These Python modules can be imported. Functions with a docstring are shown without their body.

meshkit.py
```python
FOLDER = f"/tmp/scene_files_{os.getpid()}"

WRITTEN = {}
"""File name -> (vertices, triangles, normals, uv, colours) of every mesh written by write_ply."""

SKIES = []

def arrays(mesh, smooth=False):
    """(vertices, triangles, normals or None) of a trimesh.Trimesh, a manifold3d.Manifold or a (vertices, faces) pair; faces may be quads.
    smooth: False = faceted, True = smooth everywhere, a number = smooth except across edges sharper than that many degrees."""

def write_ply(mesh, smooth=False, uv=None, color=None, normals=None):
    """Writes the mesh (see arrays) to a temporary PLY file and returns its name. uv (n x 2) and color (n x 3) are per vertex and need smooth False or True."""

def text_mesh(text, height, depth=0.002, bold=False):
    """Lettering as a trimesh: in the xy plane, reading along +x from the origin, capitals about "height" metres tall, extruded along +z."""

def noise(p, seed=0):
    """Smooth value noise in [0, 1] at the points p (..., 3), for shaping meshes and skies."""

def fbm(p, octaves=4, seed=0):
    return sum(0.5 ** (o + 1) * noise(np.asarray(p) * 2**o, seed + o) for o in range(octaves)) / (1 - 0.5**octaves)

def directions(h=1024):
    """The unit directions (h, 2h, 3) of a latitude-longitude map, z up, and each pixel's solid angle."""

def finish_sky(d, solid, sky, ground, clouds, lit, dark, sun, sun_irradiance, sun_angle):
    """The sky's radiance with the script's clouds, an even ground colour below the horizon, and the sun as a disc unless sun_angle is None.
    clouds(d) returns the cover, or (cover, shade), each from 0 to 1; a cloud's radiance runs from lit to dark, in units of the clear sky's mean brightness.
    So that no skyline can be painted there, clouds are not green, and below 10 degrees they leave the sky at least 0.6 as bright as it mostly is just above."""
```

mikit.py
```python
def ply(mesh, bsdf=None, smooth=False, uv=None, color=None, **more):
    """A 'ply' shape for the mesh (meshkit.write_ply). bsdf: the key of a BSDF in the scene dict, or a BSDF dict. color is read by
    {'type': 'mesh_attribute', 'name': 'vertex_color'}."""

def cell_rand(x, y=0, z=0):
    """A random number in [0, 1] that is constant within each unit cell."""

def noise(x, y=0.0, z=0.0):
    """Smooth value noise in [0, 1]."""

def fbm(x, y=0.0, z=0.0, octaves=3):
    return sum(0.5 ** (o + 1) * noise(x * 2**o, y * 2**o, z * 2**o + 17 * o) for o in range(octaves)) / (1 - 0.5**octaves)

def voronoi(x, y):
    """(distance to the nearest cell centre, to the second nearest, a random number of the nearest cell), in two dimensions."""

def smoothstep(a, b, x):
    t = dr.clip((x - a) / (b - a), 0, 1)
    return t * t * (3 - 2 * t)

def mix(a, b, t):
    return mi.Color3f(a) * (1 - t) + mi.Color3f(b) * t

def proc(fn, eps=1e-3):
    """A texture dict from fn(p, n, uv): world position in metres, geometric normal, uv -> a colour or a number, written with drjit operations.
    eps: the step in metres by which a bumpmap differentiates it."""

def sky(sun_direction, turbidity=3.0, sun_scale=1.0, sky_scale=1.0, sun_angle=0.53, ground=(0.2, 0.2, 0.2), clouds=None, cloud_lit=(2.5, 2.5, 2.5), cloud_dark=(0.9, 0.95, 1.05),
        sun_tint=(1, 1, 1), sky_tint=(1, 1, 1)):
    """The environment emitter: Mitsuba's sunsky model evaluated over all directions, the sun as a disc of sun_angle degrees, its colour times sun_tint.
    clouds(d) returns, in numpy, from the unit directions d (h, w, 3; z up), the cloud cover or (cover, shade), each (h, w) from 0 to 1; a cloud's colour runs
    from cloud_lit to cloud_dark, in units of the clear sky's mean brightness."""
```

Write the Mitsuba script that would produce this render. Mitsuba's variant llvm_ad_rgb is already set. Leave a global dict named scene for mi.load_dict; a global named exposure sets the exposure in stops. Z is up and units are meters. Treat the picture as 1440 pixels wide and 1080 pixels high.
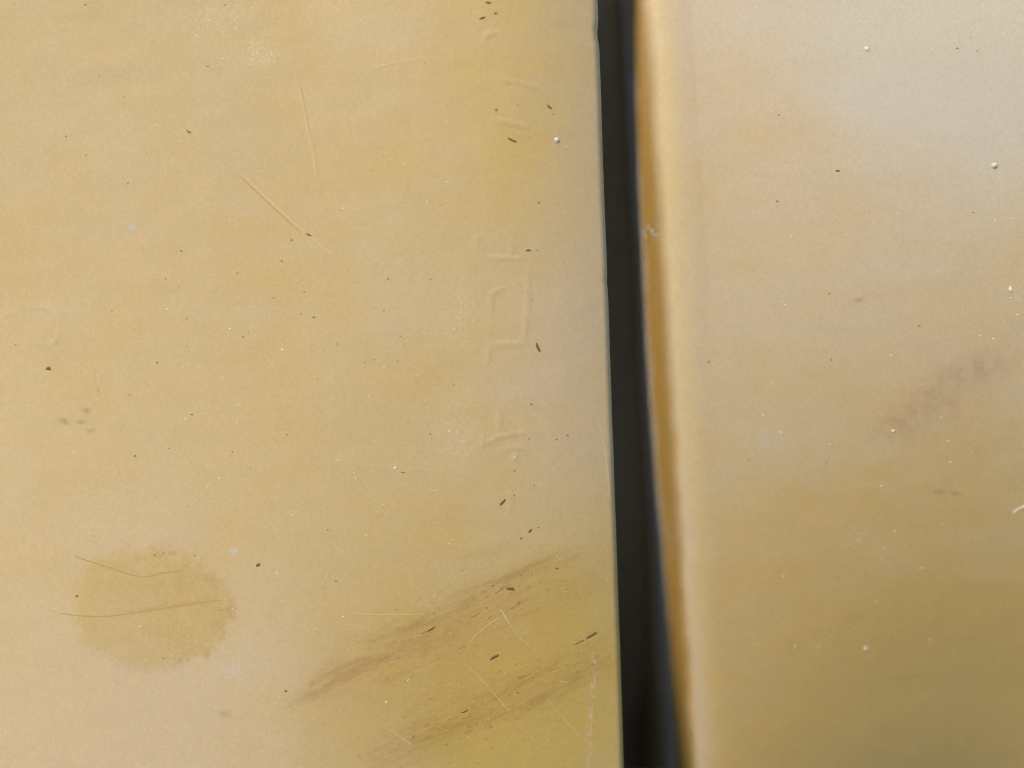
"""Two ochre plastic panels side by side with a dark gap between them, seen from above in daylight."""
import math, random
import numpy as np, trimesh
import drjit as dr
import mitsuba as mi
import mikit, meshkit
from mikit import fbm, noise, smoothstep, mix, voronoi, cell_rand

T = mi.ScalarTransform4f
scene, labels = {}, {}

# ------------------------------------------------------------------ camera, sky, exposure
CAM_H, HALF = 0.257, 0.12                      # camera height above the left panel's crown; half the view's width there
scene['camera'] = {'type': 'thinlens', 'fov': 2 * math.degrees(math.atan(HALF / CAM_H)), 'fov_axis': 'x', 'aperture_radius': 0.007, 'focus_distance': CAM_H + 0.002,
                   'to_world': T().look_at(origin=[0, 0, CAM_H], target=[0, 0, 0], up=[0, 1, 0]), 'near_clip': 0.01, 'far_clip': 50.0}
SUN_AZ, SUN_EL = 129.0, 34.5
sun = [math.cos(math.radians(SUN_AZ)) * math.cos(math.radians(SUN_EL)), math.sin(math.radians(SUN_AZ)) * math.cos(math.radians(SUN_EL)), math.sin(math.radians(SUN_EL))]
scene['daylight'] = mikit.sky(sun, turbidity=3.5, sun_angle=9.0, sky_tint=(1.06, 1.0, 0.90))
exposure = 1.80

# ------------------------------------------------------------------ the panels' shapes (metres)
PX = 6000.0                                    # photo pixels per metre at z = 0


def edge_left(y):                              # x of the left panel's outer edge
    py = 540 - PX * y
    nick = -0.00035 * np.exp(-((py - 50) / 12.0) ** 2) - 0.00018 * np.exp(-((py - 395) / 9.0) ** 2)
    wob = 0.00022 * (meshkit.fbm(np.stack([y * 60, y * 0 + 3, y * 0], -1), 3, 5) - 0.5)
    return (839.5 + 0.0412 * py - 720) / PX + nick + wob


def z_left(x, y):                              # the sheet bows down a little towards its free edge
    d = np.maximum(0, x - (edge_left(y) - 0.034))
    w = np.clip((x + 0.06) / 0.085, 0, 1); w = w * w * (3 - 2 * w)
    return -60.0 * d ** 3 - 0.50 * (x + 0.02) ** 2 + 3.5 * y ** 2 * np.clip(-0.01 - x, 0, 0.2) - 0.25 * np.minimum(0, y) ** 2 + 0.065 * y * w


R_DROP, R_RAD, R_DEEP, R_POW = 0.0090, 0.0165, 0.011, 2.6                 # the right panel stands lower; radius of its rolled rim


def edge_right(y):                             # x of the right panel's outermost left edge
    py = 540 - PX * y
    wob = 0.0007 * (meshkit.fbm(np.stack([y * 38, y * 0 + 8, y * 0], -1), 3, 9) - 0.5)
    return ((871 + 0.058 * py) - 720) / PX * (1 + (R_DROP + R_DEEP * 0.8 + 0.85 * np.minimum((y - 0.045) ** 2, 0.02) - 0.034 * y) / CAM_H) + wob


def z_right(x, y):
    d = x - edge_right(y)
    return -R_DROP + 0.034 * y - 0.85 * (y - 0.045) ** 2 - 0.65 * np.minimum(0, y - 0.055) ** 2 * (lambda w: w * w * (3 - 2 * w))(np.clip((d - 0.005) / 0.10, 0, 1)) + (0.04 + 0.06 * np.clip((y + 0.08) / 0.16, 0, 1)) * (np.sqrt((d - 0.012) ** 2 + 0.012 ** 2) + d - 0.012) / 2


def on_panel(px, py, side):
    """The point of a panel at a measured place of the photograph (pixels), on the panel's own surface."""
    x, y, z = (px - 720) / PX, (540 - py) / PX, 0.0
    for _ in range(6):
        z = float(z_left(np.array(x), np.array(y)) if side == 'left' else top_right(np.array(x), np.array(y)))
        s = (CAM_H - z) / CAM_H
        x, y = (px - 720) / PX * s, (540 - py) / PX * s
    return np.array([x, y, z])


def top_right(x, y):                           # sheet and rolled rim as one height
    t = np.clip((x - edge_right(y)) / R_RAD, 0.0, 1)
    return z_right(np.maximum(x, edge_right(y) + R_RAD), y) - R_DEEP * (1 - np.maximum(0, 1 - (1 - t) ** R_POW) ** (1 / R_POW))


def normal_at(x, y, side):
    f = z_left if side == 'left' else top_right
    e = 2e-4
    a = lambda v: float(f(np.array(v[0]), np.array(v[1])))
    n = np.array([-(a((x + e, y)) - a((x - e, y))) / (2 * e), -(a((x, y + e)) - a((x, y - e))) / (2 * e), 1.0])
    return n / np.linalg.norm(n)


# ------------------------------------------------------------------ materials
def col(r, g, b):
    return mi.Color3f(r, g, b)


def mm(px, py):                                # a measured place in millimetres on the panel plane
    return (px - 720) / 6.0, (540 - py) / 6.0


def blob(X, Y, px, py, sx, sy, deg=0.0):       # soft round patch: centre and radii as measured
    cx, cy = mm(px, py)
    c, s = math.cos(math.radians(deg)), math.sin(math.radians(deg))
    u, v = (X - cx) * c + (Y - cy) * s, -(X - cx) * s + (Y - cy) * c
    return dr.exp(-(dr.square(u / (sx / 6.0)) + dr.square(v / (sy / 6.0))))


def streak(X, Y, a, b, w):                     # smear from a to b, fading at both ends
    (ax, ay), (bx, by) = mm(*a), mm(*b)
    L = math.hypot(bx - ax, by - ay)
    ux, uy = (bx - ax) / L, (by - ay) / L
    t = ((X - ax) * ux + (Y - ay) * uy) / L
    d = (X - ax) * -uy + (Y - ay) * ux
    return smoothstep(-0.12, 0.25, t) * (1 - smoothstep(0.65, 1.12, t)) * dr.exp(-dr.square(d / (w / 6.0)))


STREAKS = [((405, 992), (640, 880), 9, .9), ((500, 905), (690, 845), 9, .55), ((560, 890), (625, 868), 5, .6), ((630, 850), (800, 775), 8, .75), ((690, 830), (850, 770), 7, .5),
           ((560, 1050), (740, 1000), 12, .6), ((720, 1012), (880, 930), 10, .8), ((760, 960), (870, 905), 7, .55), ((650, 1000), (780, 950), 8, .6), ((500, 1075), (620, 1045), 16, .5),
           ((0, 105), (220, 92), 12, .18), ((105, 783), (205, 812), 3.2, .30), ((195, 812), (256, 803), 3, .45), ((170, 864.5), (318, 843), 3.4, .55), ((300, 860), (328, 855), 2.5, .4), ((640, 790), (740, 762), 6, .35), ((430, 960), (560, 925), 14, .4), ((430, 985), (870, 800), 30, .42), ((520, 1060), (890, 935), 34, .45), ((640, 870), (760, 845), 16, .3)]


def left_colour(p, n, uv):
    X, Y = p.x * 1000, p.y * 1000
    # dust in soft patches; broad blobs paint sheen and light falloff into it
    film = 0.66 + 0.62 * (fbm(X / 13 + 3.1, Y / 17 + 9, 1.7, 3) - 0.5) + 0.20 * (fbm(X / 30, Y / 3.2, 4.0, 3) - 0.5)
    film += -0.42 * blob(X, Y, 730, 170, 95, 190) - 0.80 * blob(X, Y, 740, 1020, 300, 230, 20) + 0.55 * blob(X, Y, 160, 1050, 340, 230) + 0.30 * blob(X, Y, 790, 420, 110, 260)
    # the dried round stain
    cx, cy = mm(208, 860)
    wob = 0.30 * (fbm(X / 5.5, Y / 5.5, 6.3, 3) - 0.5) + 0.12 * (noise(X * 1.1, Y * 1.1, 2.0) - 0.5)
    r = dr.sqrt(dr.square((X - cx) / (118 / 6)) + dr.square((Y - cy) / (90 / 6))) + wob
    stain = (1 - smoothstep(0.80, 1.10, r)) * (0.75 + 0.5 * (fbm(X / 3, Y / 3, 1.1, 3) - 0.5))
    ring = dr.exp(-dr.square((r - 0.9) / 0.10)) * smoothstep(0.42, 0.66, fbm(X / 1.6, Y / 1.6, 3.3, 3)) * smoothstep(-14, 8, X - cx)
    film = dr.clip(film - 0.45 * stain, 0, 1)
    c = mix(col(.525, .394, .120), col(.532, .446, .298), film)
    c = mix(c, col(.40, .29, .10), 0.32 * stain + 0.20 * stain * smoothstep(0.56, 0.74, fbm(X / 0.9, Y / 0.9, 5.0, 3)) * smoothstep(-16, 10, X - cx))
    # brown smears rubbed on from the edge
    smear = mi.Float(0)
    for a, b, w, k in STREAKS:
        smear += k * streak(X, Y, a, b, w * 1.35 if w > 4 else w)
    u, v = X * 0.90 + Y * 0.43, -X * 0.43 + Y * 0.90
    grain = 0.28 + 0.75 * smoothstep(0.32, 0.75, fbm(u / 5.5, v / 0.8, 5.5, 4)) + 0.75 * smoothstep(0.60, 0.78, fbm(u / 1.3, v / 0.7, 2.5, 3))
    smear = dr.clip(smear * grain, 0, 1)
    c = mix(c, col(.49, .345, .095), (0.35 + 0.5 * (fbm(X / 7, Y / 5, 2.2, 3) - 0.3)) * dr.clip(blob(X, Y, 640, 930, 210, 70, 22) + blob(X, Y, 740, 860, 110, 40, 22), 0, 1))
    zone = dr.clip(blob(X, Y, 690, 840, 150, 45, 22) + blob(X, Y, 690, 1000, 190, 55, 22) + 0.5 * blob(X, Y, 560, 930, 160, 45, 22), 0, 1)
    chips = smoothstep(0.68, 0.76, fbm(u / 1.9, v / 0.55, 9.5, 2)) * zone
    c = mix(c, col(.25, .15, .05), 0.6 * chips)
    c = mix(c, col(.34, .195, .055), 0.52 * smear + 0.22 * ring)
    # sky sheen painted along the free edge and a scuffed pale line
    ex = (839.5 - 720) / 6 + 0.0412 * (90 - Y)
    d = ex - X
    edge_sheen = dr.exp(-dr.square(d / 5.0)) * smoothstep(-75, 20, Y) * (0.45 + 0.9 * (fbm(X / 2.5, Y / 7, 3.0, 3) - 0.5))
    c = mix(c, col(.50, .435, .34), 0.30 * dr.clip(edge_sheen, 0, 1))
    sx = mm(836, 0)[0] + 0.6 * dr.sin(Y / 6)
    scuff = dr.exp(-dr.square((X - sx) / 0.7)) * smoothstep(0.50, 0.62, fbm(X / .5, Y / 1.2, 8.0, 3)) * (1 - smoothstep(-68, -62, Y))
    c = mix(c, col(.60, .54, .46), 0.55 * scuff)
    # pale abrasion patches
    ab = blob(X, Y, 365, 78, 26, 22) + 0.7 * blob(X, Y, 300, 25, 60, 30) + 0.7 * blob(X, Y, 640, 600, 28, 60) + 0.5 * blob(X, Y, 645, 445, 25, 50) + 0.4 * blob(X, Y, 470, 30, 45, 40)
    c = mix(c, col(.64, .56, .43), dr.clip(ab, 0, 1) * (0.14 + 0.75 * smoothstep(0.60, 0.70, noise(X * 3.2, Y * 3.2, 2.5))))
    # smudge of three brown dabs
    dab = blob(X, Y, 114, 578, 6, 4) + blob(X, Y, 81, 593, 8, 4, -25) + blob(X, Y, 106, 594, 6, 3) + 0.6 * blob(X, Y, 120, 607, 7, 4) + .6 * blob(X, Y, 315, 1007, 8, 5)
    c = mix(c, col(.26, .19, .09), 0.5 * dr.clip(dab, 0, 1))
    blue = blob(X, Y, 180, 318, 5, 5) + 1.2 * blob(X, Y, 327, 776, 6, 5) + 0.5 * blob(X, Y, 330, 945, 16, 11)
    c = mix(c, col(.50, .52, .53), 0.6 * dr.clip(blue, 0, 1))
    fine = 1 + 0.07 * (noise(X * 2.1, Y * 2.1, 1.0) - 0.5) + 0.075 * (noise(X * 5.3, Y * 5.3, 4.0) - 0.5)
    return c * fine


def right_colour(p, n, uv):
    X, Y = p.x * 1000, p.y * 1000
    film = 0.50 + 0.55 * (fbm(X / 22 + 5, Y / 15 + 2, 7.7, 3) - 0.5) + 0.15 * (fbm(X / 30, Y / 4, 2.0, 3) - 0.5)
    film += 0.80 * blob(X, Y, 1480, 30, 420, 200) - 0.70 * blob(X, Y, 1400, 1040, 480, 360)  # top corner's sheen and the lower falloff of light, painted into the colour
    c = mix(col(.535, .388, .142), col(.525, .505, .445), dr.clip(film, 0, 1))
    c = mix(c, col(.53, .375, .105), 0.6 * blob(X, Y, 1400, 1060, 420, 260) * (0.7 + 0.6 * (fbm(X / 9, Y / 9, 8.0, 3) - 0.5)))
    sm = blob(X, Y, 1375, 530, 75, 26, 30) + 0.9 * blob(X, Y, 1285, 600, 34, 22, 20) + 0.5 * blob(X, Y, 1350, 560, 60, 40, 30)
    c = mix(c, col(.38, .25, .15), dr.clip(sm, 0, 1) * (0.18 + 0.28 * smoothstep(0.35, 0.7, fbm(X / 2.2, Y / 2.2, 4.4, 4))))
    gr = blob(X, Y, 1096, 622, 16, 12) + 0.5 * blob(X, Y, 1015, 55, 9, 8)
    c = mix(c, col(.50, .52, .44), 0.35 * dr.clip(gr, 0, 1))
    br = blob(X, Y, 1353, 700, 8, 3, -8) + blob(X, Y, 1378, 703, 8, 3, -8) + 1.0 * blob(X, Y, 1220, 419, 6, 3, 15) + 0.5 * blob(X, Y, 1250, 897, 9, 4)
    c = mix(c, col(.26, .18, .10), 0.45 * dr.clip(br, 0, 1))
    ab = blob(X, Y, 1250, 790, 60, 70) + 0.6 * blob(X, Y, 1370, 740, 60, 40) + .4 * blob(X, Y, 1180, 1000, 90, 50)
    c = mix(c, col(.62, .54, .42), dr.clip(ab, 0, 1) * (0.03 + 0.45 * smoothstep(0.64, 0.72, noise(X * 3.1, Y * 3.1, 9.5))))
    # penumbra and translucent glow painted as ochre, with a grey rub or two
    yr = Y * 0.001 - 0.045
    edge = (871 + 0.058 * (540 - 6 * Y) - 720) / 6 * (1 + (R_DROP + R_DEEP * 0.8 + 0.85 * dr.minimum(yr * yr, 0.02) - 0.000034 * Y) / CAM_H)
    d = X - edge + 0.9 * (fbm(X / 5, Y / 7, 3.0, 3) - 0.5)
    c = mix(c, col(.58, .475, .26), 0.55 * smoothstep(5, 8, d) * (1 - smoothstep(9, 15, d)))  # highlight of the roll, painted as a cream band
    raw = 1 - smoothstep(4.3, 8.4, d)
    pale_strip = smoothstep(6.0, 7.4, d) * (1 - smoothstep(8.0, 11.5, d)) * (1 - smoothstep(-40, 10, Y)) * (0.6 + 0.5 * (fbm(X / 2, Y / 19, 1.0, 3) - 0.5))  # paler grey strip beside the ochre, lower half only
    c = mix(c, mix(col(.33, .30, .27), col(.26, .165, .035), smoothstep(0.6, 3.4, d + 1.2 * (fbm(X / 3, Y / 6, 6.0, 3) - 0.5))), raw)  # sky grey of the shaded roll and the ochre glow, both painted
    c = mix(c, col(.53, .48, .385), 0.65 * dr.clip(pale_strip, 0, 1))
    rub = dr.exp(-dr.square((Y - mm(0, 318)[1]) / 1.8)) * smoothstep(0.48, 0.66, fbm(X / 1.1, Y / 1.1, p.z * 900, 3)) + 0.12 * dr.exp(-dr.square((Y - mm(0, 770)[1]) / 6))
    c = mix(c, col(.30, .31, .32), 0.75 * raw * dr.clip(rub, 0, 1))
    fine = 1 + 0.07 * (noise(X * 2.1, Y * 2.1, 1.0) - 0.5) + 0.075 * (noise(X * 5.3, Y * 5.3, 4.0) - 0.5)
    return c * fine


def relief(p, n, uv):                          # moulded skin: faint waviness and orange peel
    X, Y = p.x * 1000, p.y * 1000
    return 0.9 * fbm(X / 9, Y / 5, 3.0, 2) * 0.10 + 0.012 * noise(X * 1.7, Y * 1.7, 1.0) + 0.006 * noise(X * 4.3, Y * 4.3, 1.0)


def rough(p, n, uv):
    X, Y = p.x * 1000, p.y * 1000
    return 0.47 + 0.10 * (fbm(X / 11, Y / 11, 2.0, 3) - 0.5)


def plastic(fn):
    return {'type': 'twosided', 'bsdf': {'type': 'bumpmap', 'scale': 0.001, 'arbitrary': mikit.proc(relief, 2e-4),
            'bsdf': {'type': 'principled', 'base_color': mikit.proc(fn), 'roughness': mikit.proc(rough), 'specular': 0.55}}}


scene['left_plastic'] = plastic(left_colour)
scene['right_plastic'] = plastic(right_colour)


def simple(name, rgb, roughness=0.6, spec=0.4):
    scene[name] = {'type': 'twosided', 'bsdf': {'type': 'principled', 'base_color': {'type': 'rgb', 'value': list(rgb)}, 'roughness': roughness, 'specular': spec}}


simple('bare_ochre', (.36, .25, .09), .55)
simple('added_strip_tan', (.50, .37, .215), .9, .15)
simple('wall_grime', (.46, .36, .24), .75, .2)
simple('gap_dirt', (.045, .042, .036), .9, .1)
simple('dark_grit', (.19, .14, .06), .85, .15)
simple('brown_grit', (.29, .205, .08), .85, .15)
simple('dark_fibre', (.18, .13, .055), .85, .15)
simple('tan_grit', (.38, .285, .125), .8, .2)
simple('pale_grit', (.72, .67, .57), .6, .4)
simple('cream_grit', (.66, .56, .37), .6, .4)
simple('grey_grit', (.66, .61, .57), .6, .4)
simple('burr', (.62, .51, .29), .45, .5)
simple('faint_burr', (.55, .445, .24), .45, .5)
simple('brown_scratch', (.44, .315, .125), .6, .3)

# ------------------------------------------------------------------ helpers


def key_for(name):
    if name not in scene and name not in labels and not any(k.startswith(name + '__') for k in scene):
        return name
    i = 1
    while f'{name}_{i:03d}' in scene or f'{name}_{i:03d}' in labels:
        i += 1
    return f'{name}_{i:03d}'


def put(name, mesh, bsdf, smooth=True, **lab):
    k = key_for(name)
    scene[k] = mikit.ply(mesh, bsdf, smooth=smooth)
    if lab:
        labels[k] = lab
    return k


def grid_mesh(P):                              # P: (rows, cols, 3)
    h, w = P.shape[:2]
    i = np.arange(h * w).reshape(h, w)
    q = np.stack([i[:-1, :-1], i[:-1, 1:], i[1:, 1:], i[1:, :-1]], -1).reshape(-1, 4)
    return trimesh.Trimesh(P.reshape(-1, 3), np.vstack([q[:, [0, 1, 2]], q[:, [0, 2, 3]]]), process=False)


def oriented(m, up):
    if (m.face_normals * m.area_faces[:, None]).sum(0) @ np.array(up) < 0:
        m.invert()
    return m


# ------------------------------------------------------------------ the setting: what lies under the gap
FLOOR_Z = -0.30
g = trimesh.creation.box(extents=(1.6, 1.6, 0.02)); g.apply_translation([0, 0, FLOOR_Z - 0.01])
put('ground', g, 'gap_dirt', False, label='dark ground deep in the gap between the two panels', kind='structure')

yy = np.linspace(-0.30, 0.30, 60)
xs = np.linspace(-0.006, 0.0145, 21)
S = np.stack([np.stack([edge_left(yy) + t, yy, -0.034 + 0.13 * yy - 7.0 * np.minimum(0, yy + 0.01) ** 2 * (yy > -0.12) - 0.085 * (yy <= -0.12) + 0.0015 * meshkit.fbm(np.stack([yy * 90, yy * 0 + t * 300, yy * 0], -1), 3, 2)], -1) for t in xs])
put('added_strip', oriented(grid_mesh(S), (0, 0, 1)), 'added_strip_tan', label='light brown strip added in the gap between the two panels to brighten it', category='strip')  # added strip; its depth and tone set how bright the gap looks

# ------------------------------------------------------------------ left panel
LEFT, RIGHT = 'plastic_panel', 'plastic_panel_001'
labels[LEFT] = {'label': 'left ochre plastic panel with raised lettering, a round stain and brown smears', 'category': 'panel', 'group': 'ochre plastic panels'}
labels[RIGHT] = {'label': 'right ochre plastic panel with rounded rim and pale sheen painted into its top corner', 'category': 'panel', 'group': 'ochre plastic panels'}
ys = np.concatenate([np.linspace(-0.30, -0.10, 40)[:-1], np.linspace(-0.10, 0.10, 420), np.linspace(0.10, 0.30, 40)[1:]])
RL = 0.0017                                    # rounding of the left panel's arris
E = edge_left(ys)
rows = []
for t in np.concatenate([np.linspace(-0.36, -0.14, 20)[:-1], np.linspace(-0.14, -0.025, 90)[:-1], np.linspace(-0.025, -RL, 70)]):
    x = E + t
    rows.append(np.stack([x, ys, z_left(x, ys)], -1))
P = np.stack(rows)
put(LEFT + '__sheet', oriented(grid_mesh(P), (0, 0, 1)), 'left_plastic')
last = rows[-1]
a0 = np.arctan(180.0 * (0.034 - RL) ** 2)             # the arris goes on from the sheet's own slope
rows = []
for a in np.linspace(a0, math.pi / 2 + 0.03, 26):
    k = RL / (1 - math.sin(a0))
    rows.append(np.stack([last[:, 0] + k * (math.sin(a) - math.sin(a0)), ys, last[:, 2] - k * (math.cos(a0) - math.cos(a))], -1))
put(LEFT + '__rounded_edge', oriented(grid_mesh(np.stack(rows)), (1, 0, 0)), 'left_plastic')
last = rows[-1]
wall = np.stack([np.stack([last[:, 0] - 0.03 * (last[:, 2] - z), ys, np.full_like(ys, 0) + z], -1) for z in [None] if z is not None] or
                [np.stack([last[:, 0] - 0.02 * s, ys, last[:, 2] * (1 - s) + (FLOOR_Z + 0.02) * s], -1) for s in np.linspace(0, 1, 12)])
put(LEFT + '__side_wall', oriented(grid_mesh(wall), (1, 0, 0)), 'wall_grime')

# ------------------------------------------------------------------ right panel
E = edge_right(ys)
rows = []
for t in np.concatenate([np.linspace(R_RAD, 0.05, 60)[:-1], np.linspace(0.05, 0.16, 140)[:-1], np.linspace(0.16, 0.34, 30)]):
    x = E + t
    rows.append(np.stack([x, ys, z_right(x, ys)], -1))
put(RIGHT + '__sheet', oriented(grid_mesh(np.stack(rows)), (0, 0, 1)), 'right_plastic')
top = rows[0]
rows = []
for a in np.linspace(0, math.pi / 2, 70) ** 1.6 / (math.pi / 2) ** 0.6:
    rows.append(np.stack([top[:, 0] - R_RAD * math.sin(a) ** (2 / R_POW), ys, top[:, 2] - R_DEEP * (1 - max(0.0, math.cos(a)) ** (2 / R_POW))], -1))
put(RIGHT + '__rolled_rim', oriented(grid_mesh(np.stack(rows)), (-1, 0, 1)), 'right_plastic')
last = rows[-1]
wall = [np.stack([last[:, 0] + 0.004 * s, ys, last[:, 2] * (1 - s) + (FLOOR_Z + 0.02) * s], -1) for s in np.linspace(0, 1, 12)]
put(RIGHT + '__side_wall', oriented(grid_mesh(np.stack(wall)), (-1, 0, 0)), 'wall_grime')


# ------------------------------------------------------------------ raised lettering, scratches
def bead(pts_px, width_px, height, side='left', taper=0.15, sub=None):
    """A low rounded ridge along a line on the panel (photo measurements): lens-shaped section that dies into the sheet."""
    pts = np.array(pts_px, float)
    seg = np.r_[0, np.cumsum(np.linalg.norm(np.diff(pts, axis=0), axis=1))]
    n = max(6, int(seg[-1] / 2.5))
    s = np.linspace(0, seg[-1], n)
    if len(pts) > 2:
        from scipy.interpolate import PchipInterpolator
        q = np.stack([PchipInterpolator(seg, pts[:, k])(s) for k in (0, 1)], -1)
    else:
        q = np.stack([np.interp(s, seg, pts[:, k]) for k in (0, 1)], -1)
    tan = np.gradient(q, axis=0); tan /= np.linalg.norm(tan, axis=1, keepdims=True)
    nor = np.stack([-tan[:, 1], tan[:, 0]], -1)
    L = seg[-1]
    end = np.clip(np.minimum(s, L - s) / max(taper * L, 1e-6), 0, 1)
    end = np.sqrt(np.clip(1 - (1 - end) ** 2, 0, 1)) * 0.97 + 0.03
    R = []
    for v in np.linspace(-1, 1, 9):
        w = q + nor * (v * width_px / 2 * (0.4 + 0.6 * end))[:, None]
        row = np.array([on_panel(a, b, side) for a, b in w])
        row[:, 2] += height * end * (1 - v * v) ** 1.5 - 3e-6 * (abs(v) > 0.99)
        R.append(row)
    return oriented(grid_mesh(np.stack(R)), (0, 0, 1))


LETTERS = [  # the strokes that can be made out, top to bottom along the column
    [[(668, -22), (672, -4), (684, 8), (700, 14)], [(690, -14), (702, -8)]],
    [[(704, 46), (690, 47), (682, 56), (685, 66), (694, 73)]],
    [[(722, 114), (745, 120), (766, 129)], [(700, 113), (722, 115)]],
    [[(690, 166), (712, 172), (742, 178)]],
    [[(719, 333), (719, 362)], [(671, 328), (671, 346)], [(680, 363), (736, 363)]],
    [[(742, 376), (742, 440), (736, 470)], [(690, 446), (690, 418), (698, 409), (712, 406)]],
    [[(688, 484), (738, 484)], [(688, 486), (687, 512)], [(740, 430), (738, 484)]],
    [[(702, 572), (703, 602), (716, 606)], [(680, 624), (712, 612), (744, 608)]],
    [[(680, 610), (678, 632)], [(700, 634), (740, 628)]],
    [[(717, 686), (718, 722)], [(724, 634), (724, 652)]],
]
for strokes in LETTERS:
    put(LEFT + '__raised_letter', trimesh.util.concatenate([bead(s, 13, 0.000068, taper=0.45) for s in strokes]), 'left_plastic')
ring = [[(44, 432), (66, 434), (80, 444), (84, 456)], [(82, 462), (80, 476), (66, 486)], [(48, 480), (60, 486)], [(4, 446), (20, 436)]]
put(LEFT + '__raised_mark', trimesh.util.concatenate([bead(s, 11, 0.00005, taper=.4) for s in ring]), 'left_plastic', label='faint raised round mark at the left')

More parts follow.
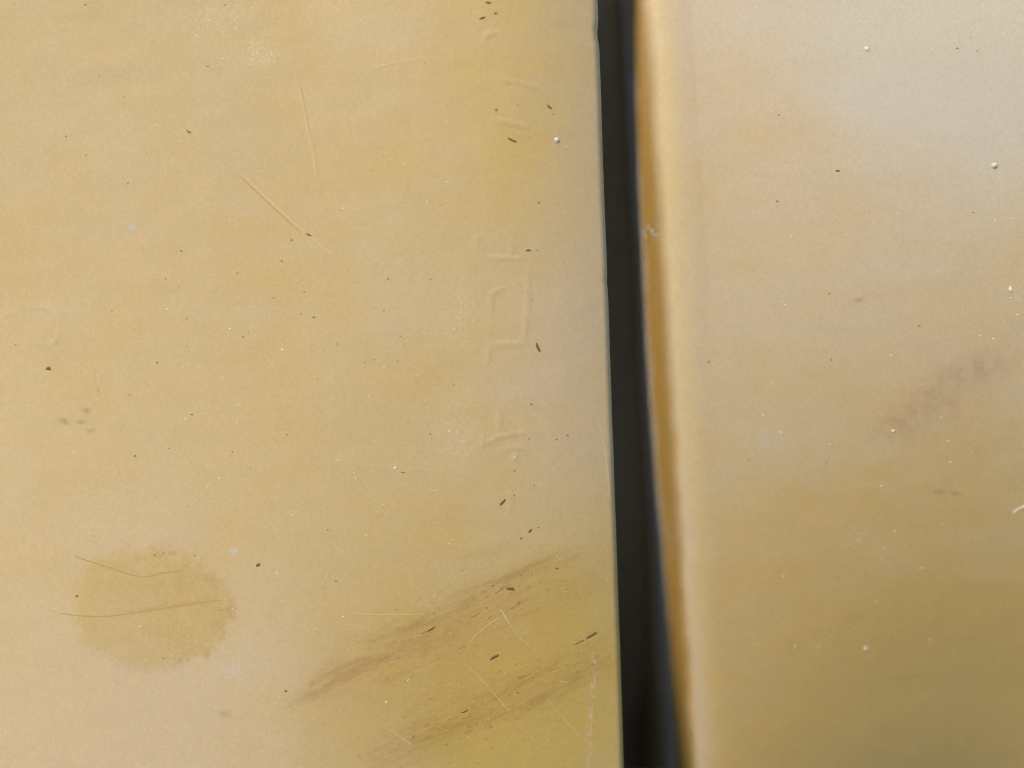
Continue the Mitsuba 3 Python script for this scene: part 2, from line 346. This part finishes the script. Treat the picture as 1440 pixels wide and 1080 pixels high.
SCRATCHES = [  # (points, width px, height, material, side)
    ([(333, 239), (380, 285), (428, 327)], 1.3, 3e-5, 'faint_burr', 'left'),
    ([(336, 246), (384, 292), (424, 328)], 1.2, 4e-5, 'brown_scratch', 'left'),
    ([(341, 246), (388, 290), (432, 330), (466, 357)], 1.3, 4e-5, 'burr', 'left'),
    ([(262, 182), (300, 212), (333, 239)], 1.2, 3e-5, 'faint_burr', 'left'),
    ([(395, 75), (415, 100), (425, 140), (430, 175)], 2.0, 4e-5, 'faint_burr', 'left'),
    ([(420, 110), (428, 150), (436, 200), (444, 240)], 2.6, 5e-5, 'faint_burr', 'left'),
    ([(436, 190), (441, 215), (445, 250)], 5.0, 5e-5, 'faint_burr', 'left'),
    ([(480, 10), (505, 30), (540, 55)], 2.0, 4e-5, 'faint_burr', 'left'),
    ([(522, 96), (560, 88), (600, 80)], 3.5, 2e-5, 'faint_burr', 'left'),
    ([(452, 0), (475, 22), (500, 50)], 3.0, 3e-5, 'faint_burr', 'left'),
    ([(482, 861), (535, 865), (600, 863)], 1.4, 3e-5, 'faint_burr', 'left'),
    ([(577, 814), (592, 836), (610, 862)], 1.6, 4e-5, 'faint_burr', 'left'),
    ([(703, 856), (709, 865), (717, 878)], 2.0, 6e-5, 'burr', 'left'),
    ([(652, 930), (690, 970), (716, 1000)], 1.5, 4e-5, 'faint_burr', 'left'),
    ([(716, 876), (740, 905), (760, 920)], 1.2, 3e-5, 'faint_burr', 'left'),
    ([(768, 982), (790, 1008), (820, 1040)], 1.4, 4e-5, 'faint_burr', 'left'),
    ([(546, 1024), (562, 1036), (580, 1047)], 1.8, 4e-5, 'faint_burr', 'left'),
    ([(783, 957), (800, 960)], 1.4, 3e-5, 'faint_burr', 'left'),
    ([(600, 690), (611, 690), (616, 696)], 1.6, 4e-5, 'faint_burr', 'left'),
    ([(660, 905), (675, 888), (705, 868)], 1.6, 3e-5, 'faint_burr', 'left'),
    ([(485, 878), (520, 884)], 1.6, 3e-5, 'faint_burr', 'left'),
    ([(247, 68), (310, 115), (345, 160)], 1.4, 2e-5, 'faint_burr', 'left'),
    ([(512, 652), (560, 658), (625, 662)], 1.6, 2e-5, 'faint_burr', 'left'),
    ([(838, 580), (852, 640), (857, 700)], 1.3, 4e-5, 'burr', 'left'),
    ([(380, 985), (381, 1030), (383, 1078)], 1.4, 3e-5, 'faint_burr', 'left'),
    ([(105, 782), (160, 800), (202, 811), (235, 805), (252, 804)], 2.2, 2e-5, 'brown_scratch', 'left'),
    ([(84, 862), (140, 867), (200, 860), (262, 850), (312, 844)], 2.0, 2e-5, 'brown_scratch', 'left'),
    ([(304, 859), (325, 855)], 1.6, 2e-5, 'brown_scratch', 'left'),
    ([(972, 482), (980, 487), (988, 497)], 3.0, 7e-5, 'faint_burr', 'right'),
    ([(1424, 722), (1432, 716), (1444, 711)], 3.0, 1.2e-4, 'pale_grit', 'right'),
    ([(1195, 680), (1225, 683), (1262, 694)], 1.5, 3e-5, 'faint_burr', 'right'),
    ([(1215, 490), (1245, 485), (1275, 476)], 1.6, 3e-5, 'faint_burr', 'right'),
    ([(1140, 396), (1155, 394), (1168, 391)], 1.6, 3e-5, 'faint_burr', 'right'),
    ([(1285, 285), (1310, 280)], 1.5, 3e-5, 'faint_burr', 'right'),
    ([(1035, 380), (1045, 388), (1055, 396)], 1.5, 3e-5, 'faint_burr', 'right'),
    ([(1255, 955), (1300, 948)], 1.4, 3e-5, 'brown_scratch', 'right'),
]
LABELLED = {0: 'pale double scratch running diagonally', 25: 'upper brown hairline mark in the round stain', 26: 'long brown hairline mark across the round stain', 29: 'white gouge at the right panel border', 12: 'bright short nick among the brown smears'}
for i, (pts, w, h, m, side) in enumerate(SCRATCHES):
    lab = {'label': LABELLED[i]} if i in LABELLED else {}
    put((LEFT if side == 'left' else RIGHT) + '__scratch', bead(pts, w, h, side), m, **lab)


# ------------------------------------------------------------------ grit, fibres and dust lying on the panels
rng = random.Random(11)
GRIT = []
for v in range(6):
    s = trimesh.creation.icosphere(subdivisions=2, radius=1)
    d = meshkit.noise(s.vertices * 1.3 + 7 * v, v)
    s.vertices *= (0.62 + 0.7 * d)[:, None]
    GRIT.append(s)


def grain(px, py, r_px, side, stretch=1.0, deg=0.0, flat=0.55):
    m = GRIT[rng.randrange(6)].copy()
    p = on_panel(px, py, side)
    n = normal_at(p[0], p[1], side)
    r = r_px / PX
    m.apply_transform(trimesh.transformations.rotation_matrix(rng.uniform(0, 6.28), [0, 0, 1]))
    m.vertices *= [r * stretch, r, r * flat]
    m.apply_transform(trimesh.transformations.rotation_matrix(math.radians(deg), [0, 0, 1]))
    m.apply_transform(trimesh.geometry.align_vectors([0, 0, 1], n))
    m.apply_translation(p + n * r * flat * 0.45)
    return m


DARK_L = [(121, 218), (140, 106), (174, 136), (93, 192), (180, 257), (292, 93), (410, 338), (317, 7), (255, 353), (120, 7), (697, 19), (597, 89), (779, 161), (698, 155), (728, 147), (744, 194),
          (621, 289), (758, 285), (785, 289), (755, 352), (835, 53), (334, 384), (396, 367), (233, 392), (251, 402), (385, 419), (428, 411), (441, 446), (423, 441), (262, 448), (157, 437), (22, 485),
          (260, 516), (342, 474), (349, 468), (263, 487), (221, 510), (447, 533), (473, 484), (138, 549), (182, 555), (404, 611), (327, 635), (353, 658), (237, 631), (190, 641), (264, 712), (270, 583),
          (513, 510), (526, 506), (546, 392), (605, 393), (749, 422), (605, 610), (563, 473), (569, 487), (559, 508), (638, 542), (747, 568), (744, 617), (783, 618), (785, 659), (723, 662), (751, 683),
          (699, 688), (723, 697), (540, 437), (798, 612), (402, 972), (217, 780), (223, 794), (230, 778), (273, 781), (461, 745), (108, 838), (132, 754), (472, 817), (230, 926), (263, 928), (733, 757),
          (757, 742), (707, 928), (684, 855), (693, 823), (732, 808), (748, 808), (783, 799), (758, 817), (815, 903), (726, 933), (678, 988), (728, 974), (632, 1012), (678, 1013), (760, 960), (648, 960),
          (763, 987), (727, 1011), (628, 1048), (632, 1073), (651, 802), (725, 865), (672, 1073), (808, 960)]
PALE_L = [(62, 243), (292, 158), (307, 158), (220, 176), (254, 199), (206, 222), (148, 246), (356, 11), (276, 50), (72, 60), (313, 83), (362, 74), (369, 80), (374, 77), (797, 208), (568, 232), (629, 256),
          (600, 283), (551, 225), (483, 293), (326, 404), (323, 463), (279, 515), (313, 531), (261, 589), (333, 593), (335, 569), (39, 569), (137, 561), (105, 637), (308, 672), (292, 684), (318, 644),
          (445, 548), (372, 500), (360, 492), (398, 492), (450, 493), (420, 710), (390, 699), (340, 615), (235, 434), (253, 438), (417, 395), (475, 647), (519, 557), (540, 516), (597, 563), (648, 426),
          (644, 447), (638, 462), (627, 469), (597, 468), (667, 451), (632, 607), (644, 633), (526, 621), (588, 528), (647, 598), (498, 665), (852, 675), (708, 598), (724, 642), (577, 628), (613, 690),
          (500, 673), (540, 710), (198, 881), (77, 856), (186, 1059), (313, 938), (411, 724), (397, 845), (390, 806), (327, 856), (443, 884), (574, 957), (577, 1036), (483, 867), (853, 815), (543, 987),
          (632, 765), (515, 753), (550, 835)]
PALE_R = [(1208, 30), (1220, 39), (1010, 203), (1415, 308), (1422, 308), (1399, 310), (1263, 300), (1175, 305), (1192, 330), (1394, 99), (1085, 147), (1113, 332), (1134, 330), (1058, 435), (1104, 429),
          (1107, 365), (1187, 375), (1233, 436), (1420, 419), (1432, 420), (1431, 443), (1085, 538), (1073, 584), (1107, 622), (1167, 624), (1333, 620), (1367, 635), (1323, 587), (1298, 540), (1240, 683),
          (1243, 548), (1372, 554), (1253, 500), (1378, 472), (1397, 477), (1098, 608), (1337, 650), (1208, 759), (1362, 762), (1362, 788), (1267, 732), (1232, 846), (1174, 883), (1169, 895), (1203, 883),
          (1118, 909), (1342, 917), (1284, 958), (1300, 977), (1227, 1005), (1218, 1017), (1417, 852), (1278, 821), (1308, 899), (1178, 1012), (1102, 810), (1399, 908), (1152, 908), (1058, 1007),
          (1239, 784), (1243, 770), (1297, 799), (1060, 907), (1258, 747)]
DARK_R = [(1346, 68), (1364, 51), (1095, 162), (1369, 299), (1223, 299), (1374, 72), (1093, 283), (1292, 458), (996, 509), (1169, 506), (1166, 413), (1347, 542), (1162, 652), (1419, 672), (1053, 647),
          (1400, 926), (1088, 1033), (1431, 1047), (1253, 897), (1178, 810)]
TONE = {'dark_grit': 'dark', 'brown_grit': 'brown', 'tan_grit': 'tan', 'cream_grit': 'cream', 'pale_grit': 'white'}
ORD = 'topmost second third fourth fifth sixth seventh eighth ninth tenth eleventh twelfth thirteenth fourteenth fifteenth sixteenth seventeenth eighteenth nineteenth twentieth'.split()


def region(px, py, side):
    if side == 'left':
        if ((px - 208) / 128) ** 2 + ((py - 860) / 102) ** 2 < 1:
            return 'in the round stain'
        if px > 790:
            return 'by the free edge of the left panel'
        if px > 640 and py < 745:
            return 'beside the upper letters' if py < 330 else 'beside the middle letters' if py < 560 else 'beside the lowest letters'
        if px > 420 and py >= 745:
            return 'among the brown smears' if py > 850 else 'just above the brown smears'
        if px > 480:
            return 'left of the upper letters' if py < 330 else 'left of the lower letters'
        return 'in the top left corner' if py < 130 else 'left of the double scratch' if py < 330 else 'below the double scratch' if py < 520 else 'above the round stain' if py < 760 else 'beside or under the round stain'
    v = 'top' if py < 250 else 'upper middle' if py < 500 else 'lower middle' if py < 750 else 'bottom'
    return f"at the {v} {'left' if px < 1200 else 'right'} of the right panel"


SPECKS = []
for pts, side, mats, lab, grp in (
        (DARK_L, 'left', ('dark_grit', 'brown_grit', 'brown_grit', 'tan_grit', 'tan_grit'), 'tiny dark grit speck stuck to the left panel', 'dark grit specks on the left panel'),
        (PALE_L, 'left', ('cream_grit', 'cream_grit', 'pale_grit'), 'tiny pale grit speck stuck to the left panel', 'pale grit specks on the left panel'),
        (PALE_R, 'right', ('cream_grit', 'pale_grit', 'cream_grit'), 'tiny pale grit speck stuck to the right panel', 'pale grit specks on the right panel'),
        (DARK_R, 'right', ('dark_grit', 'brown_grit', 'brown_grit', 'tan_grit', 'tan_grit'), 'tiny dark grit speck stuck to the right panel', 'dark grit specks on the right panel')):
    for q in pts:
        r = rng.uniform(0.7, 1.45)
        SPECKS.append((q, r, side, rng.choice(mats), rng.uniform(1, 1.6), rng.uniform(-40, 40), grp))
kin = {}
for k in sorted(SPECKS, key=lambda k: k[0][1]):
    kin.setdefault((TONE[k[3]], region(*k[0], k[2])), []).append(k)
for (tone, where), ks in kin.items():
    for i, (q, r, side, m, st, dg, grp) in enumerate(ks):
        which = '' if len(ks) == 1 else f", {ORD[i]}{' of these' if i == 0 else ' from the top'}"
        put('grit_speck', grain(q[0], q[1], r, side, st, dg), m, label=f'{tone} grit speck {where}{which}', category='grit', group=grp)

for q, r, st, dg, side, m, lab in (
        ((783, 197), 3.6, 1.3, -20, 'left', 'grey_grit', 'pale lilac grit grain near the left panel edge, beside a cream speck'),
        ((556, 658), 2.3, 1.0, 0, 'left', 'pale_grit', 'bright white grit grain with a dark dash in the middle of the left panel'),
        ((1219, 69), 3.4, 1.2, -15, 'right', 'pale_grit', 'cream grit grain near the top of the right panel'),
        ((1398, 233), 4.3, 1.1, 10, 'right', 'grey_grit', 'largest white grit grain, on the upper right panel near the picture border'),
        ((1421, 407), 3.0, 1.6, -70, 'right', 'pale_grit', 'elongated white grit grain at the right picture border'),
        ((1256, 606), 2.6, 1.2, 0, 'right', 'pale_grit', 'white grit grain beside the brown smudge on the right panel'),
        ((1218, 912), 3.4, 1.1, 40, 'right', 'grey_grit', 'bluish white grit grain low on the right panel'),
        ((68, 518), 2.6, 1.6, 0, 'left', 'dark_grit', 'dark oval grit grain under the faint round mark, left panel'),
        ((363, 794), 2.4, 1.7, 25, 'left', 'dark_grit', 'dark oval grit grain right of the round stain'),
        ((434, 330), 2.2, 2.0, -20, 'left', 'brown_grit', 'brown crumb at the lower end of the double scratch'),
        ((1178, 240), 1.8, 2.2, 0, 'right', 'dark_grit', 'flat dark grit grain on the upper part of the right panel'),
        ((973, 1032), 2.2, 1.2, -30, 'right', 'dark_grit', 'dark grit grain on the rounded rim of the right panel')):
    put('grit_grain', grain(q[0], q[1], r * 0.85, side, st, dg), m, label=lab, category='grit')


def fibre(pts, w, side='left'):
    """A short dark crumb or fibre lying on the panel."""
    m = bead(pts, w * 1.35, w / PX * 0.5, side, taper=0.3)
    return m


for pts, w, m, lab in (
        ([(682, 3), (687, 4), (691, 4)], 2.4, 'dark_fibre', 'dark crumb on the topmost raised curve'),
        ([(674, 27), (679, 25), (683, 24)], 2.2, 'dark_fibre', 'dark crumb just under the topmost raised curve'),
        ([(769, 147), (772, 150), (776, 153)], 2.6, 'brown_grit', 'brown crumb near the upper right of the lettering'),
        ([(714, 194), (720, 197), (727, 200)], 2.2, 'dark_fibre', 'slanted dark fibre in the upper lettering column'),
        ([(739, 353), (743, 352), (747, 352)], 1.9, 'dark_fibre', 'small level dark fibre beside the middle letters'),
        ([(754, 482), (756, 488), (760, 495)], 2.6, 'dark_fibre', 'dark upright fibre right of the middle letters'),
        ([(703, 711), (707, 706), (711, 702)], 2.6, 'dark_fibre', 'dark slanted fibre at the lowest letter'),
        ([(743, 749), (745, 747), (748, 744)], 2.4, 'dark_fibre', 'dark little fibre below the lettering'),
        ([(712, 827), (718, 828), (724, 829)], 2.8, 'dark_fibre', 'dark level crumb among the upper brown smears'),
        ([(689, 928), (696, 923), (702, 921)], 3.0, 'dark_fibre', 'dark slanted crumb under the upper brown smears'),
        ([(808, 907), (815, 902), (822, 900)], 2.2, 'brown_grit', 'lower left piece of the broken dark streak by the edge'),
        ([(824, 898), (832, 893), (840, 889)], 3.0, 'dark_fibre', 'upper right piece of the broken dark streak by the edge'),
        ([(600, 888), (606, 884), (612, 881)], 3.0, 'brown_grit', 'brown crumb at the upper end of the longest smear'),
        ([(648, 1002), (653, 1000), (658, 998)], 3.0, 'brown_grit', 'brown crumb near the bottom of the left panel'),
        ([(262, 183), (265, 185), (269, 187)], 1.8, 'brown_grit', 'faint brown fibre above the double scratch'),
        ([(563, 664), (566, 664), (570, 665)], 1.4, 'brown_grit', 'brown dash modelled as the shadow of the bright grain, left panel')):  # last piece is the bright grain's shadow, built as a brown dash
    put('fibre', fibre(pts, w), m, label=lab, category='fibre')

# dust too fine to count
nr = np.random.default_rng(3)
tet = trimesh.creation.icosahedron()


def dust(n, side, x0, x1, mean=None):
    ms = []
    while len(ms) < n:
        px, py = nr.uniform(x0, x1), nr.uniform(-20, 1100)
        if meshkit.fbm(np.array([[px / 90, py / 90, 2.0]]), 3, 4)[0] < nr.uniform(0.3, 0.75):
            continue
        p = on_panel(px, py, side)
        m = tet.copy()
        r = nr.uniform(0.3, 0.8) / PX
        m.vertices = m.vertices * (r * nr.uniform(.6, 1.3, 3)) * [1, 1, .7] + p + [0, 0, r * 0.2]
        ms.append(m)
    return trimesh.util.concatenate(ms)


put('dust', dust(2000, 'left', -20, 840), 'cream_grit', False, label='fine pale dust scattered over the left panel', category='dust', kind='stuff')
put('dust', dust(1300, 'right', 985, 1460), 'cream_grit', False, label='fine pale dust scattered over the right panel', category='dust', kind='stuff')
